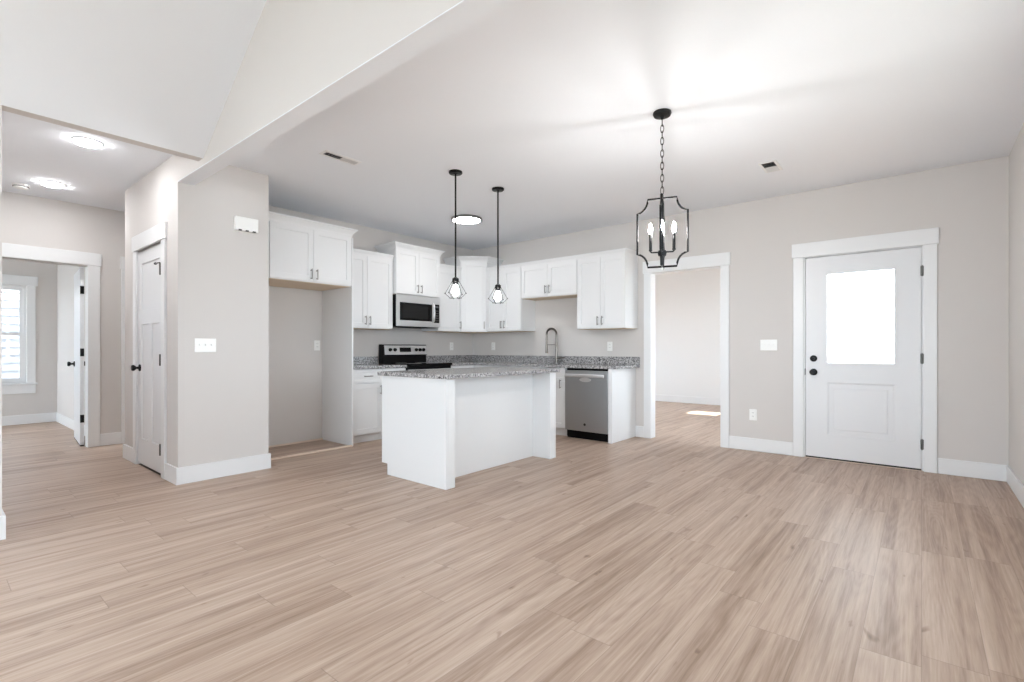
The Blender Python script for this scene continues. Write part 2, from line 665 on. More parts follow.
# ------------------------------------------------------------------ ceilings
struct(MB().box(XK - T, XR + T, YG + T, YB, ZC, ZC + 0.1).build('ceiling', M['ceiling']),
       'flat white ceiling over the kitchen and dining area', 'ceiling')
pl = [(XH - T, YN - T), (XN - 0.09, YN - T), (XN - 0.09, YG), (-6.317, YG), (-6.317, 3.3), (XH - T, 3.3)]
struct(MB().loft([[(x, y, ZC) for x, y in pl], [(x, y, ZC + 0.1) for x, y in pl]]).build('ceiling_hall', M['ceiling']),
       'flat white hall ceiling with two round lights', 'ceiling')
struct(MB().box(XF - T, XH - T, -2.7, 3.3, ZC, ZC + 0.1).build('ceiling_bedroom', M['ceiling']),
       'flat white ceiling of the bedroom past the hall', 'ceiling')
struct(MB().box(XK - T, -1.2, YB, YI + T, ZC, ZC + 0.1).build('ceiling_sunroom', M['ceiling']),
       'flat white ceiling of the sunlit room', 'ceiling')


def slope(x0, z0, x1, z1, name, label):
    pts = [(x0, z0), (x1, z1), (x1, z1 + 0.1), (x0, z0 + 0.1)]
    b = MB().loft([[(x, YS - T, z) for x, z in pts], [(x, YG, z) for x, z in pts]])
    struct(b.build(name, M['ceiling']), label, 'ceiling')


slope(XN, ZV, XRG, ZRG, 'ceiling_vault_left', 'sloping white ceiling rising from the hall header')
slope(XRG, ZRG, XR, ZV, 'ceiling_vault_right', 'sloping white ceiling falling to the right side wall')

# ------------------------------------------------------------------ baseboards
BH, BT = 0.14, 0.015


def base(name, x0, x1, y0, y1, label):
    b = MB().box(x0, x1, y0, y1, 0.001, BH, 0.003)
    struct(b.build(name, M['trim']), label, 'baseboard')


base('baseboard_back', -1.672, -1.035, YB - BT, YB, 'white baseboard between cased opening and front door')
base('baseboard_back_corner', 0.112, XR, YB - BT, YB, 'white baseboard between front door and room corner')
base('baseboard_back_cabinet', -2.806, -2.694, YB - BT, YB, 'short white baseboard between end panel and cased opening')
base('baseboard_right', XR - BT, XR, YS, YB - BT, 'white baseboard along the right side wall')
# closet pier: one wrapping profile
pl = [(-4.989, YG), (-4.989, YG - BT), (XP + BT, YG - BT), (XP + BT, 2.12 + BT), (XP - 0.06, 2.12 + BT), (XP - 0.06, 2.12),
      (XP, 2.12), (XP, YG)]
struct(MB().loft([[(x, y, 0.001) for x, y in pl], [(x, y, BH) for x, y in pl]]).build('baseboard_pier', M['trim']),
       'white baseboard wrapping the end of the closet', 'baseboard')
pl = [(-5.946, YG), (-6.317, YG), (-6.317, YG + 1.5), (-6.317 - BT, YG + 1.5), (-6.317 - BT, YG - BT), (-5.946, YG - BT)]
struct(MB().loft([[(x, y, 0.001) for x, y in pl], [(x, y, BH) for x, y in pl]]).build('baseboard_closet', M['trim']),
       'white baseboard left of the closet door turning the hall corner', 'baseboard')
base('baseboard_hall', XH, XH + BT, 1.363, 1.56, 'white baseboard on the hall end wall between two casings')
pl = [(XH, YN), (XN, YN), (XN, YS), (XN + BT, YS), (XN + BT, YN + BT), (XH, YN + BT)]
struct(MB().loft([[(x, y, 0.001) for x, y in pl], [(x, y, BH) for x, y in pl]]).build('baseboard_nook', M['trim']),
       'white baseboard end at the living room corner of the hall', 'baseboard')
base('baseboard_bedroom_window', XF, XF + BT, -2.6, YR, 'white baseboard under the bedroom window')
base('baseboard_bedroom_side', XF + BT, XH - T, YR - BT, YR, 'white baseboard behind the open bedroom door')
base('baseboard_sunroom', XK, -1.35, YI - BT, YI, 'white baseboard at the far wall of the sunlit room')

# ------------------------------------------------------------------ door and window casings
CW, CT = 0.092, 0.02


def casing(name, label, rz, loc, wd, top, jamb_depth=T, head_h=0.145, sides=(True, True), inset=(0.0, 0.0), stop=None, CW=CW):
    """flat craftsman casing: local x 0..wd is the clear opening, wall face at y=0, room towards -y."""
    t = thing(name, label, 'door casing', loc, rz, kind='structure')
    if sides[0]:
        MB().box(-CW, 0, -CT, 0, 0.001, top, 0.002).build('side_casing', M['trim'], t)
    if sides[1]:
        MB().box(wd, wd + CW, -CT, 0, 0.001, top, 0.002).build('side_casing', M['trim'], t)
    MB().box(-CW - 0.012, wd + CW + 0.012, -CT - 0.008, 0, top, top + head_h, 0.003).build('head_casing', M['trim'], t)
    j = MB()
    if jamb_depth:
        a, b_ = 0.016, jamb_depth
        i0, i1 = inset
        # U-shaped lining, as one mesh
        q = [(-a, 0.001), (i0, 0.001), (i0, top - 0.005), (wd - i1, top - 0.005), (wd - i1, 0.001), (wd + a, 0.001), (wd + a, top + 0.01), (-a, top + 0.01)]
        j.poly([(x, 0, z) for x, z in q] + [(x, b_, z) for x, z in q],
               [(0, 1, 2, 7), (7, 2, 3, 6), (6, 3, 4, 5), (8, 15, 10, 9), (15, 14, 11, 10), (14, 13, 12, 11)]
               + [(k, k + 8, (k + 1) % 8 + 8, (k + 1) % 8) for k in range(8)])
        j.build('jamb', M['trim'], t)
        if stop:
            a, e, d0, d1 = 0.0, 0.016, stop, stop + 0.03
            q = [(i0, 0.001), (i0 + e, 0.001), (i0 + e, top - 0.005 - e), (wd - i1 - e, top - 0.005 - e), (wd - i1 - e, 0.001), (wd - i1, 0.001), (wd - i1, top - 0.005), (i0, top - 0.005)]
            k_ = MB()
            k_.poly([(x, d0, z) for x, z in q] + [(x, d1, z) for x, z in q],
                    [(0, 1, 2, 7), (7, 2, 3, 6), (6, 3, 4, 5), (8, 15, 10, 9), (15, 14, 11, 10), (14, 13, 12, 11)]
                    + [(k, k + 8, (k + 1) % 8 + 8, (k + 1) % 8) for k in range(8)])
            k_.build('door_stop', M['trim'], t)
    return t


# front door casing (wall y=YB, opening from x=DX0)
casing('trim_1', 'white flat casing around the front door', 0, (DX0 + 0.004, YB, 0), DX1 - DX0 - 0.008, 2.062, inset=(0.013, 0.013), stop=0.054)
casing('trim_2', 'white flat casing around the opening to the sunlit room', 0, (OX0 + 0.012, YB, 0), OX1 - OX0 - 0.024, 2.062)
casing('trim_3', 'white flat casing around the closet door', 0, (-5.853, YG, 0), 0.77, 2.062, inset=(0.003, 0.003), stop=0.04)
casing('trim_4', 'white flat casing of the bedroom doorway at the hall end', PI / 2, (XH, 0.415, 0), 0.84, 2.062, CW=0.108)
casing('trim_5', 'white casing edge of the corridor doorway beside the closet corner', PI / 2, (XH, 1.652, 0), 0.79, 2.062)

# ------------------------------------------------------------------ doors
HINGE = MB().box(-0.012, 0.012, -0.004, 0.004, -0.045, 0.045, 0.001).lathe([(0.0055, -0.05), (0.0055, 0.05)], 10, (0, -0.006, 0)).mesh('hinge', M['hinge'])
HINGE_B = MB().box(-0.004, 0.004, -0.018, 0.018, -0.045, 0.045, 0.001).mesh('hinge', M['black'])
KNOB = MB().lathe([(0.001, 0), (0.033, 0), (0.034, -0.006), (0.028, -0.011), (0.012, -0.014), (0.011, -0.032), (0.02, -0.038),
                   (0.029, -0.05), (0.03, -0.058), (0.024, -0.068), (0.001, -0.071)], 24, axis='y').mesh('knob', M['black'], True)
BOLT = MB().lathe([(0.001, 0), (0.032, 0), (0.033, -0.008), (0.027, -0.016), (0.012, -0.018), (0.011, -0.03), (0.001, -0.031)], 24, axis='y').mesh('deadbolt', M['black'], True)

# front door: half-light with a lower panel
fd = MB().slab(0.922, 2.027, 0.045, panels=[(0.187, 0.733, 0.232, 0.762)], holes=[(0.187, 0.733, 0.955, 1.853)], depth=0.008, slope=0.018)
fd = fd.build('door_1', M['door'], loc=(-0.924, YB + 0.052, 0.02))
struct(fd, 'white half-glazed front door with black knob and deadbolt', 'door')
b = MB()
b.box(0.187, 0.733, -0.026, -0.02, 0.955, 1.853).build('glass_pane', M['glass'], fd)
fr = MB().slab(0.546 + 0.03, 0.898 + 0.03, 0.012, holes=[(0.02, 0.556, 0.02, 0.908)])
fr.move(Matrix.Translation((0.172, -0.045, 0.94))).build('glass_frame', M['door'], fd)
lp = MB().slab(0.50, 0.484, 0.004, panels=[(0.03, 0.47, 0.03, 0.454)], depth=-0.004, slope=0.01)
lp.move(Matrix.Translation((0.21, -0.0372, 0.255))).build('raised_panel', M['door'], fd)
put('knob', KNOB, fd, (0.072, -0.045, 0.862))
put('deadbolt', BOLT, fd, (0.072, -0.045, 1.0))
MB().box(0.0, 0.004, -0.047, -0.012, 0.83, 0.895, 0.001).build('latch_plate', M['black'], fd, loc=(-0.006, -0.012, 0))
for z in (1.812, 1.01, 0.225):
    put('hinge', HINGE, fd, (0.928, -0.049, z))
MB().box(0.0, 0.922, -0.044, -0.004, -0.017, -0.001).build('door_sweep', M['threshold'], fd)
sbox('trim_6', -0.94, 0.015, YB - 0.012, YB + T, 0.0005, 0.005, M['strip'], 'pale threshold strip under the front door', 'threshold', 0.002)


def craftsman_leaf(wd, ht):
    st = 0.105
    mid = wd / 2
    return MB().slab(wd, ht, 0.035, panels=[(st, wd - st, 1.46, ht - 0.12), (st, mid - 0.045, 0.24, 1.33), (mid + 0.045, wd - st, 0.24, 1.33)],
                     depth=0.009, slope=0.004)


cd = craftsman_leaf(0.756, 2.025).build('door_2', M['door'], loc=(-5.846, YG + 0.036, 0.022))
struct(cd, 'narrow white three-panel closet door with black knob, closed', 'door')
put('knob', KNOB, cd, (0.065, -0.035, 0.915))
HINGE_S = MB().box(-0.008, 0.008, -0.003, 0.016, -0.045, 0.045, 0.001).lathe([(0.008, -0.05), (0.008, 0.05)], 10, (0, -0.005, 0)).mesh('hinge', M['hinge'])
for z in (1.79, 1.0, 0.22):
    put('hinge', HINGE_S, cd, (0.751, -0.052, z))
hs = MB().tube([(0, 0, 0), (-0.02, -0.01, 0), (-0.085, -0.012, 0)], 0.006, 8).build('hinge_stop', M['hinge'], cd, loc=(0.75, -0.058, 1.845))
MB().lathe([(0.0005, -0.09), (0.011, -0.088), (0.011, -0.072), (0.0005, -0.07)], 12, (0, -0.012, 0), 'x').build('bumper', M['black'], hs)
sbox('gap_shade_strip', -5.853, -5.083, YG + 0.004, YG + 0.06, 0.0005, 0.004, M['threshold'], 'dark strip standing in for the shade under the closet door', 'threshold')  # dark strip painted in for the shaded gap below the leaf

# bedroom door, swung open into the bedroom against the right-hand wall
bd = craftsman_leaf(0.762, 2.025).build('door_3', M['door'], loc=(XH - T - 0.005, 1.252, 0.018), rot=(0, 0, PI + math.radians(-5)))
struct(bd, 'white bedroom door standing open with black hinges and knob', 'door')
bd.location = (XH - T - 0.012, 1.212, 0.018)
put('knob', KNOB, bd, (0.672, 0.0, 0.915), (0, 0, PI))
put('knob', KNOB, bd, (0.672, -0.035, 0.915))
for z in (1.775, 1.06, 0.30):
    put('hinge', HINGE_B, bd, (-0.003, -0.0175, z))
MB().box(0.0, 0.762, -0.033, -0.002, -0.014, -0.001).build('door_sweep', M['threshold'], bd)

# ------------------------------------------------------------------ windows
def window(name, label, rz, loc, wd, ht, trim=True, sill=True):
    """double-hung window: local x 0..wd, z 0..ht from the sill, wall face y=0, outside +y."""
    t = thing(name, label, 'window', loc, rz, kind='structure')
    fr_ = MB().slab(wd, ht, 0.06, holes=[(0.035, wd - 0.035, 0.035, ht - 0.035)])
    fr_.move(Matrix.Translation((0, 0.11, 0))).build('frame', M['trim'], t)
    hw = wd - 0.07
    hh = (ht - 0.07) / 2
    for k, y in ((0, 0.075), (1, 0.1)):
        s = MB().slab(hw, hh + 0.02, 0.025, holes=[(0.04, hw - 0.04, 0.04, hh - 0.02)])
        s.move(Matrix.Translation((0.035, y, 0.035 + k * (hh - 0.02))))
        so = s.build('sash', M['trim'], t)
        MB().box(0.075, wd - 0.075, y - 0.015, y - 0.011, 0.075 + k * (hh - 0.02), 0.035 + hh - 0.02 + k * (hh - 0.02)).build('pane', M['glass'], so)
    if trim:
        MB().box(-CW, 0.004, -CT, 0, 0, ht, 0.002).build('side_casing', M['trim'], t)
        MB().box(wd - 0.004, wd + CW, -CT, 0, 0, ht, 0.002).build('side_casing', M['trim'], t)
        MB().box(-CW - 0.02, wd + CW + 0.025, -CT - 0.008, 0, ht, ht + 0.14, 0.003).build('head_casing', M['trim'], t)
        MB().box(-CW - 0.02, wd + CW + 0.022, -CT - 0.03, 0.05, -0.025, 0.0, 0.003).build('stool', M['trim'], t)
        MB().box(-CW, wd + CW, -CT, 0, -0.155, -0.026, 0.002).build('apron', M['trim'], t)
    return t


window('window_1', 'white framed bedroom window looking onto pale lap siding', PI / 2, (XF, 0.10, 0.61), 0.975, 1.45)
portal((XF - 0.2, 0.6, 1.33), (PI / 2, 0, -PI / 2), 0.9, 1.4)
window('window_2', 'white window opposite the kitchen, nearer the hall side', PI, (-2.05, YS, 0.12), 1.9, 2.3)
window('window_3', 'white window opposite the kitchen, nearer the right wall', PI, (0.15, YS, 0.12), 1.9, 2.3)
portal((-3.0, YS - 0.2, 1.27), (PI / 2, 0, 0), 1.9, 2.3)
portal((-0.8, YS - 0.2, 1.27), (PI / 2, 0, 0), 1.9, 2.3)
window('added_window_4', 'unseen white dining window added for light in the right side wall', -PI / 2, (XR, 3.8, 0.7), 2.1, 1.45)  # unseen window, added to brighten the right-hand floor and wall
portal((XR + 0.2, 2.75, 1.42), (PI / 2, 0, PI / 2), 2.1, 1.45)
window('added_window_5', 'unseen white living room window added for light in the right side wall', -PI / 2, (XR, -0.9, 0.75), 1.7, 1.45)  # out of view, put in for more daylight from the right
portal((XR + 0.2, -1.75, 1.47), (PI / 2, 0, PI / 2), 1.7, 1.45)
window('added_window_6', 'unseen white living room window added for light in the left side wall', PI / 2, (XN, -2.7, 0.75), 1.6, 1.45)  # invented opening behind the view, extra daylight from the left
portal((XN - 0.2, -1.9, 1.47), (PI / 2, 0, -PI / 2), 1.6, 1.45)
window('window_7', 'white bedroom window beside the open door wall', PI, (-7.7, -2.6, 0.3), 2.4, 2.0)
portal((-8.9, -2.8, 1.3), (PI / 2, 0, 0), 2.4, 2.0)
window('window_8', 'small white window letting sun into the room beyond', -PI / 2, (-1.35, 9.12, 0.7), 0.6, 1.4)
portal((-1.35 + 0.2, 8.82, 1.4), (PI / 2, 0, PI / 2), 0.6, 1.4)
window('added_window_10', 'unseen white window added to brighten the floor by the cased opening', -PI / 2, (-1.35, 7.55, 0.3), 1.2, 1.85)  # hidden window added to light the floor near the cased opening
portal((-1.35 + 0.2, 6.95, 1.2), (PI / 2, 0, PI / 2), 1.2, 1.85)
window('added_window_9', 'unseen wide white window added to light the sunlit room', PI / 2, (XK, 6.8, 0.5), 2.6, 1.8)  # added out of sight to brighten the pale walls beyond
portal((XK - 0.2, 8.1, 1.4), (PI / 2, 0, -PI / 2), 2.6, 1.8)
portal((-0.46, YB + 0.3, 1.42), (-PI / 2, 0, 0), 0.54, 0.9)

# neighbouring house siding outside the bedroom window: overlapping boards as one wall
sd = MB()
prof = []
z = -0.18
while z < 6.5:
    prof += [(-0.03, z), (0.0, z + 0.1325), ]
    z += 0.133
ring0 = [(-11.95 - a, -4.0, zz) for a, zz in prof] + [(-12.1, -4.0, prof[-1][1]), (-12.1, -4.0, prof[0][1])]
ring1 = [(x, 5.0, zz) for x, _, zz in ring0]
sd.loft([ring0, ring1])
struct(sd.build('wall_neighbour', M['siding']), 'pale lap siding of the next house outside the bedroom window', 'house wall')
sbox('added_side_roof', XR + T, XR + 2.9, -4.2, 5.0, 2.62, 2.75, M['ceiling'], 'unseen white roof added to keep sun off the right-hand windows', 'porch roof')  # unseen roof, added to keep direct sun out of the right windows
# unseen eave and porch roof, added to shade the siding and front door
sbox('added_eave', XF - 0.75, XF - T, -4.0, 5.0, 2.75, 2.9, M['ceiling'], 'unseen white eave added to shade the siding outside the bedroom window', 'roof eave')
sbox('added_front_roof', -1.2, 1.4, YB + T, 7.7, 2.55, 2.7, M['ceiling'], 'unseen white roof added to block sun at the front door', 'porch roof')

# ------------------------------------------------------------------ kitchen cabinets
PULL = MB().tube([(0, -0.03, 0.055), (0, -0.03, -0.055)], 0.0055, 10).mesh('handle', M['nickel'], True)
PPOST = MB().tube([(0, 0, 0), (0, -0.03, 0)], 0.0045, 8).mesh('post', M['nickel'], True)


def pull(parent, x, y, z, horizontal=False):
    b = MB()
    L_ = 0.056
    b.tube([(0, 0, L_ - 0.014), (0, -0.022, L_ - 0.012), (0, -0.03, L_ - 0.004), (0, -0.031, L_ - 0.02), (0, -0.031, 0), (0, -0.031, -L_ + 0.02), (0, -0.03, -L_ + 0.004), (0, -0.022, -L_ + 0.012), (0, 0, -L_ + 0.014)], 0.0058, 10)
    return b.build('handle', M['nickel'], parent, True, (x, y, z), (0, PI / 2, 0) if horizontal else (0, 0, 0))


def shaker(w_, h_, st=0.058):
    return MB().slab(w_, h_, 0.02, panels=[(st, w_ - st, st, h_ - st)], depth=0.009, slope=0.002)


def flare(rects):
    return [[(x0, y0, z), (x1, y0, z), (x1, y1, z), (x0, y1, z)] for x0, x1, y0, y1, z in rects]


def upper(label, rz, loc, wd, depth, ht, doors, handle_z, crown=None, group=None, cside=(True, True), hsides=None, name='upper_cabinet'):
    """local: x 0..wd, back at y=0, front at y=-depth, z 0..ht. doors: list of (x0, x1, handle side)."""
    t = thing(name, label, 'cabinet', loc, rz, group)
    MB().box(0.0005, wd - 0.0005, -depth, -0.001, 0.004, ht, 0.0015).build('carcass', M['cab'], t)
    MB().box(0.012, wd - 0.012, -depth + 0.012, -0.012, -0.001, 0.0035).build('underside', M['tan'], t)
    for x0, x1, side in doors:
        d = shaker(x1 - x0, ht - 0.024).build('door', M['cab'], t, loc=(x0, -depth - 0.001, 0.012))
        hx = 0.03 if side == 'l' else (x1 - x0) - 0.03
        pull(d, hx, -0.02, handle_z)
    if crown == 'big':
        a, b_ = (0.05 if cside[0] else 0.0), (0.05 if cside[1] else 0.0)
        f0 = -depth - 0.02
        r = flare([(0, wd, f0 - 0.004, -0.001, ht - 0.02), (0 - a * 0.1, wd + b_ * 0.1, f0 - 0.008, -0.001, ht + 0.005),
                   (0 - a * 0.25, wd + b_ * 0.25, f0 - 0.016, -0.001, ht + 0.02), (-a * 0.75, wd + b_ * 0.75, f0 - 0.036, -0.001, ht + 0.048),
                   (-a, wd + b_, f0 - 0.05, -0.001, ht + 0.055), (-a, wd + b_, f0 - 0.05, -0.001, ht + 0.068)])
        MB().loft(r).build('crown_moulding', M['cab'], t)
    elif crown == 'small':
        f0 = -depth - 0.02
        a, b_ = (0.018 if cside[0] else 0.0), (0.018 if cside[1] else 0.0)
        r = flare([(0, wd, f0 - 0.002, -0.001, ht - 0.012), (0, wd, f0 - 0.004, -0.001, ht + 0.012),
                   (-a, wd + b_, f0 - 0.018, -0.001, ht + 0.045), (-a, wd + b_, f0 - 0.018, -0.001, ht + 0.054)])
        MB().loft(r).build('top_moulding', M['cab'], t)
    return t


def pair(wd, gap=0.004, e=0.004):
    return [(e, wd / 2 - gap / 2, 'r'), (wd / 2 + gap / 2, wd - e, 'l')]


GU = 'white upper cabinets around the kitchen'
UZ, UH = 1.372, 0.918          # standard uppers: underside, height
# over the refrigerator (deep)
fdp = 0.635
upper('deep white two-door cabinet over the empty refrigerator alcove', PI / 2, (XK, 2.138, 1.83), 1.066, fdp, 0.588,
      [(0.138, 0.138 + 0.462, 'r'), (0.138 + 0.466, 1.06, 'l')], 0.075, 'big', GU, (False, True))
# tall end panel of the alcove
tp = MB().box(XK + 0.001, -5.035, 3.206, 3.224, 0.001, 2.39, 0.002).build('end_panel', M['cab'])
tp.name = 'refrigerator_surround'
tag(tp, 'tall white side panel between refrigerator alcove and range-side cabinets', 'cabinet panel')
upper('tall white two-door cabinet between the refrigerator panel and the microwave', PI / 2, (XK, 3.226, UZ), 0.782, 0.325, UH,
      pair(0.782), 0.09, 'small', GU, (False, False))
upper('raised white cabinet with crown directly above the microwave', PI / 2, (XK, 4.012, 1.838), 0.768, 0.385, 0.604,
      pair(0.768), 0.08, 'big', GU, (True, True))
upper('narrow white cabinet between the microwave and the angled corner cabinet', PI / 2, (XK, 4.782, UZ), 0.477, 0.325, UH,
      [(0.004, 0.473, 'r')], 0.09, 'small', GU, (False, False))
# diagonal corner cabinet
t = thing('corner_cabinet', 'angled white corner cabinet taller than both cabinets beside it', 'cabinet', (XK, YB, UZ), 0, GU)
pg = [(0.001, -0.001), (0.001, -0.609), (0.325, -0.609), (0.609, -0.325), (0.609, -0.001)]
CH = 1.072
MB().loft([[(x, y, 0.004) for x, y in pg], [(x, y, CH) for x, y in pg]]).build('carcass', M['cab'], t)
pu = [(0.012, -0.012), (0.012, -0.595), (0.319, -0.595), (0.595, -0.319), (0.595, -0.012)]
MB().loft([[(x, y, -0.001) for x, y in pu], [(x, y, 0.0035) for x, y in pu]]).build('underside', M['tan'], t)
dl = 0.4016
d = shaker(dl - 0.03, CH - 0.03).build('door', M['cab'], t, loc=(0.325 + 0.0106 + 0.001, -0.609 + 0.0106 - 0.001, 0.012), rot=(0, 0, PI / 4))
pull(d, dl - 0.06, -0.02, 0.09)


def corner_ring(e, zz):
    q = e * math.tan(PI / 8)
    return [(0.001, -0.001, zz), (0.001, -0.609 - e, zz), (0.325 + q, -0.609 - e, zz), (0.609 + e, -0.325 - q, zz), (0.609 + e, -0.001, zz)]


MB().loft([corner_ring(0.012, CH - 0.014), corner_ring(0.016, CH + 0.008), corner_ring(0.024, CH + 0.02), corner_ring(0.05, CH + 0.05),
           corner_ring(0.058, CH + 0.056), corner_ring(0.058, CH + 0.068)]).build('crown_moulding', M['cab'], t)
# back wall uppers
upper('white two-door cabinet between the angled corner cabinet and the sink', 0, (-5.079, YB, UZ), 0.674, 0.325, UH,
      [(0.004, 0.335, 'r'), (0.339, 0.67, 'l')], 0.09, 'small', GU, (False, False))
upper('short white two-door cabinet high above the sink and faucet', 0, (-4.404, YB, 1.83), 0.934, 0.325, 0.46,
      pair(0.934), 0.09, 'small', GU, (False, False))
upper('white two-door cabinet above the dishwasher, nearest the cased opening', 0, (-3.469, YB, UZ), 0.69, 0.325, UH,
      pair(0.69), 0.09, 'small', GU, (False, True))

GB = 'white base cabinets under the granite'


def base_cab(label, rz, loc, wd, fronts, depth=0.61, group=GB, sink_base=False, name='base_cabinet'):
    """fronts: list of (kind, x0, x1, z0, z1, handle (x, z, horizontal) or None)."""
    t = thing(name, label, 'cabinet', loc, rz, group)
    MB().box(0.0005, wd - 0.0005, -depth + 0.02, -0.002, 0.10, 0.69 if sink_base else 0.879, 0.0015).build('carcass', M['cab'], t)
    if sink_base:
        MB().box(0.0005, wd - 0.0005, -depth + 0.02, -depth + 0.04, 0.6905, 0.879).build('front_rail', M['cab'], t)
    MB().box(0.0005, wd - 0.0005, -depth + 0.08, -depth + 0.096, 0.001, 0.0995).build('toe_kick', M['toe'], t)
    for kind, x0, x1, z0, z1, h in fronts:
        if kind == 'door':
            d_ = shaker(x1 - x0, z1 - z0)
        else:
            d_ = MB().slab(x1 - x0, z1 - z0, 0.02, panels=[(0.035, x1 - x0 - 0.035, 0.035, z1 - z0 - 0.035)], depth=0.006, slope=0.003)
        d_ = d_.build(kind, M['cab'], t, loc=(x0, -depth + 0.019, z0))
        if h:
            pull(d_, h[0], -0.02, h[1], h[2])
    return t


def std(wd, side='r'):
    hx = wd - 0.008 - 0.03 if side == 'r' else 0.03
    return [('drawer', 0.004, wd - 0.004, 0.715, 0.872, ((wd - 0.008) / 2, 0.0785, True)),
            ('door', 0.004, wd - 0.004, 0.112, 0.705, (hx, 0.51, False))]


base_cab('white base cabinet with drawer beside the refrigerator panel', PI / 2, (XK, 3.234, 0), 0.42, std(0.42))
base_cab('white base cabinet with drawer immediately beside the range', PI / 2, (XK, 3.655, 0), 0.355, std(0.355, 'l'))
base_cab('white base cabinet on the corner side of the range', PI / 2, (XK, 4.778, 0), 0.478, std(0.478))
# blind corner base
t = thing('corner_base_cabinet', 'white blind base cabinet filling the kitchen corner', 'cabinet', (XK, YB, 0), 0, GB)
pg = [(0.001, -0.001), (0.001, -0.612), (0.589, -0.612), (0.589, -0.59), (1.303, -0.59), (1.303, -0.001)]
MB().loft([[(x, y, 0.001) for x, y in pg], [(x, y, 0.879) for x, y in pg]]).build('carcass', M['cab'], t)
shaker(0.66, 0.755).build('door', M['cab'], t, loc=(0.635, -0.591, 0.112))
base_cab('white sink base cabinet to the side of the dishwasher', 0, (-4.386, YB, 0), 0.912,
         [('drawer', 0.004, 0.908, 0.715, 0.872, None), ('door', 0.004, 0.454, 0.112, 0.705, (0.03, 0.51, False)),
          ('door', 0.458, 0.908, 0.112, 0.705, (0.385, 0.56, False))], sink_base=True)
ep = MB().box(-2.857, -2.808, 5.236, YB - 0.002, 0.001, 0.879, 0.002).build('dishwasher_surround', M['cab'])
tag(ep, 'white end panel between the dishwasher and the cased opening', 'cabinet panel')

# ------------------------------------------------------------------ countertops
def prism(pts, z0, z1):
    return MB().loft([[(x, y, z0) for x, y in pts], [(x, y, z1) for x, y in pts]])


XC = XK + 0.64
YC = YB - 0.64
ct = thing('granite_countertop', 'speckled grey granite worktop between refrigerator panel and range', 'countertop', (XK, 3.234, 0.88))
MB().box(0.002, 0.64, 0.001, 0.775, 0.0, 0.034, 0.003).build('worktop', M['granite'], ct)
MB().box(0.002, 0.022, 0.001, 0.775, 0.0345, 0.136, 0.002).build('backsplash', M['granite'], ct)
ct = thing('granite_countertop', 'long L-shaped speckled granite worktop with the sink, reaching past the dishwasher', 'countertop', (XK, YB, 0.88))
# worktop with a sink cut-out: L shape cut into quads that share edges
sx0, sx1, sy0, sy1 = 1.42, 2.12, -0.56, -0.14
xs_ = [0.002, 0.64, sx0, sx1, 2.94]
ys_ = [-1.093, -0.64, sy0, sy1, -0.002]
b = MB()
cells = [(i, j) for i in range(4) for j in range(4) if (j > 0 or i == 0) and not (i == 2 and j == 2)]
cs = set(cells)
cache = {}


def cv(x, y, z):
    k = (x, y, z)
    if k not in cache:
        cache[k] = b.bm.verts.new(k)
    return cache[k]


for i, j in cells:
    x0, x1, y0, y1 = xs_[i], xs_[i + 1], ys_[j], ys_[j + 1]
    b.bm.faces.new([cv(*p) for p in ((x0, y0, 0.034), (x1, y0, 0.034), (x1, y1, 0.034), (x0, y1, 0.034))])
    b.bm.faces.new([cv(*p) for p in ((x0, y1, 0), (x1, y1, 0), (x1, y0, 0), (x0, y0, 0))])
    for di, dj, p, q in ((-1, 0, (x0, y0), (x0, y1)), (1, 0, (x1, y0), (x1, y1)), (0, -1, (x0, y0), (x1, y0)), (0, 1, (x0, y1), (x1, y1))):
        if (i + di, j + dj) not in cs:
            b.bm.faces.new([cv(*r) for r in ((p[0], p[1], 0), (q[0], q[1], 0), (q[0], q[1], 0.034), (p[0], p[1], 0.034))])
b.build('worktop', M['granite'], ct)
pg = [(0.002, -1.093), (0.022, -1.093), (0.022, -0.022), (2.94, -0.022), (2.94, -0.002), (0.002, -0.002)]
MB().loft([[(x, y, 0.0345) for x, y in pg], [(x, y, 0.136) for x, y in pg]]).build('backsplash', M['granite'], ct)
# open basin
sb = MB()
ri = [(sx0 + 0.004, sy0 + 0.004), (sx1 - 0.004, sy0 + 0.004), (sx1 - 0.004, sy1 - 0.004), (sx0 + 0.004, sy1 - 0.004)]
ro = [(sx0 + 0.001, sy0 + 0.001), (sx1 - 0.001, sy0 + 0.001), (sx1 - 0.001, sy1 - 0.001), (sx0 + 0.001, sy1 - 0.001)]
bi = [(sx0 + 0.03, sy0 + 0.03), (sx1 - 0.03, sy0 + 0.03), (sx1 - 0.03, sy1 - 0.03), (sx0 + 0.03, sy1 - 0.03)]
sb.loft([[(x, y, 0.0) for x, y in ro], [(x, y, 0.02) for x, y in ro], [(x, y, 0.02) for x, y in ri], [(x, y, -0.17) for x, y in bi]], caps=False)
sb.poly([(x, y, -0.17) for x, y in bi], [(0, 1, 2, 3)])
bmesh.ops.remove_doubles(sb.bm, verts=sb.bm.verts[:], dist=1e-5)
sb.build('sink_basin', M['sink'], ct)

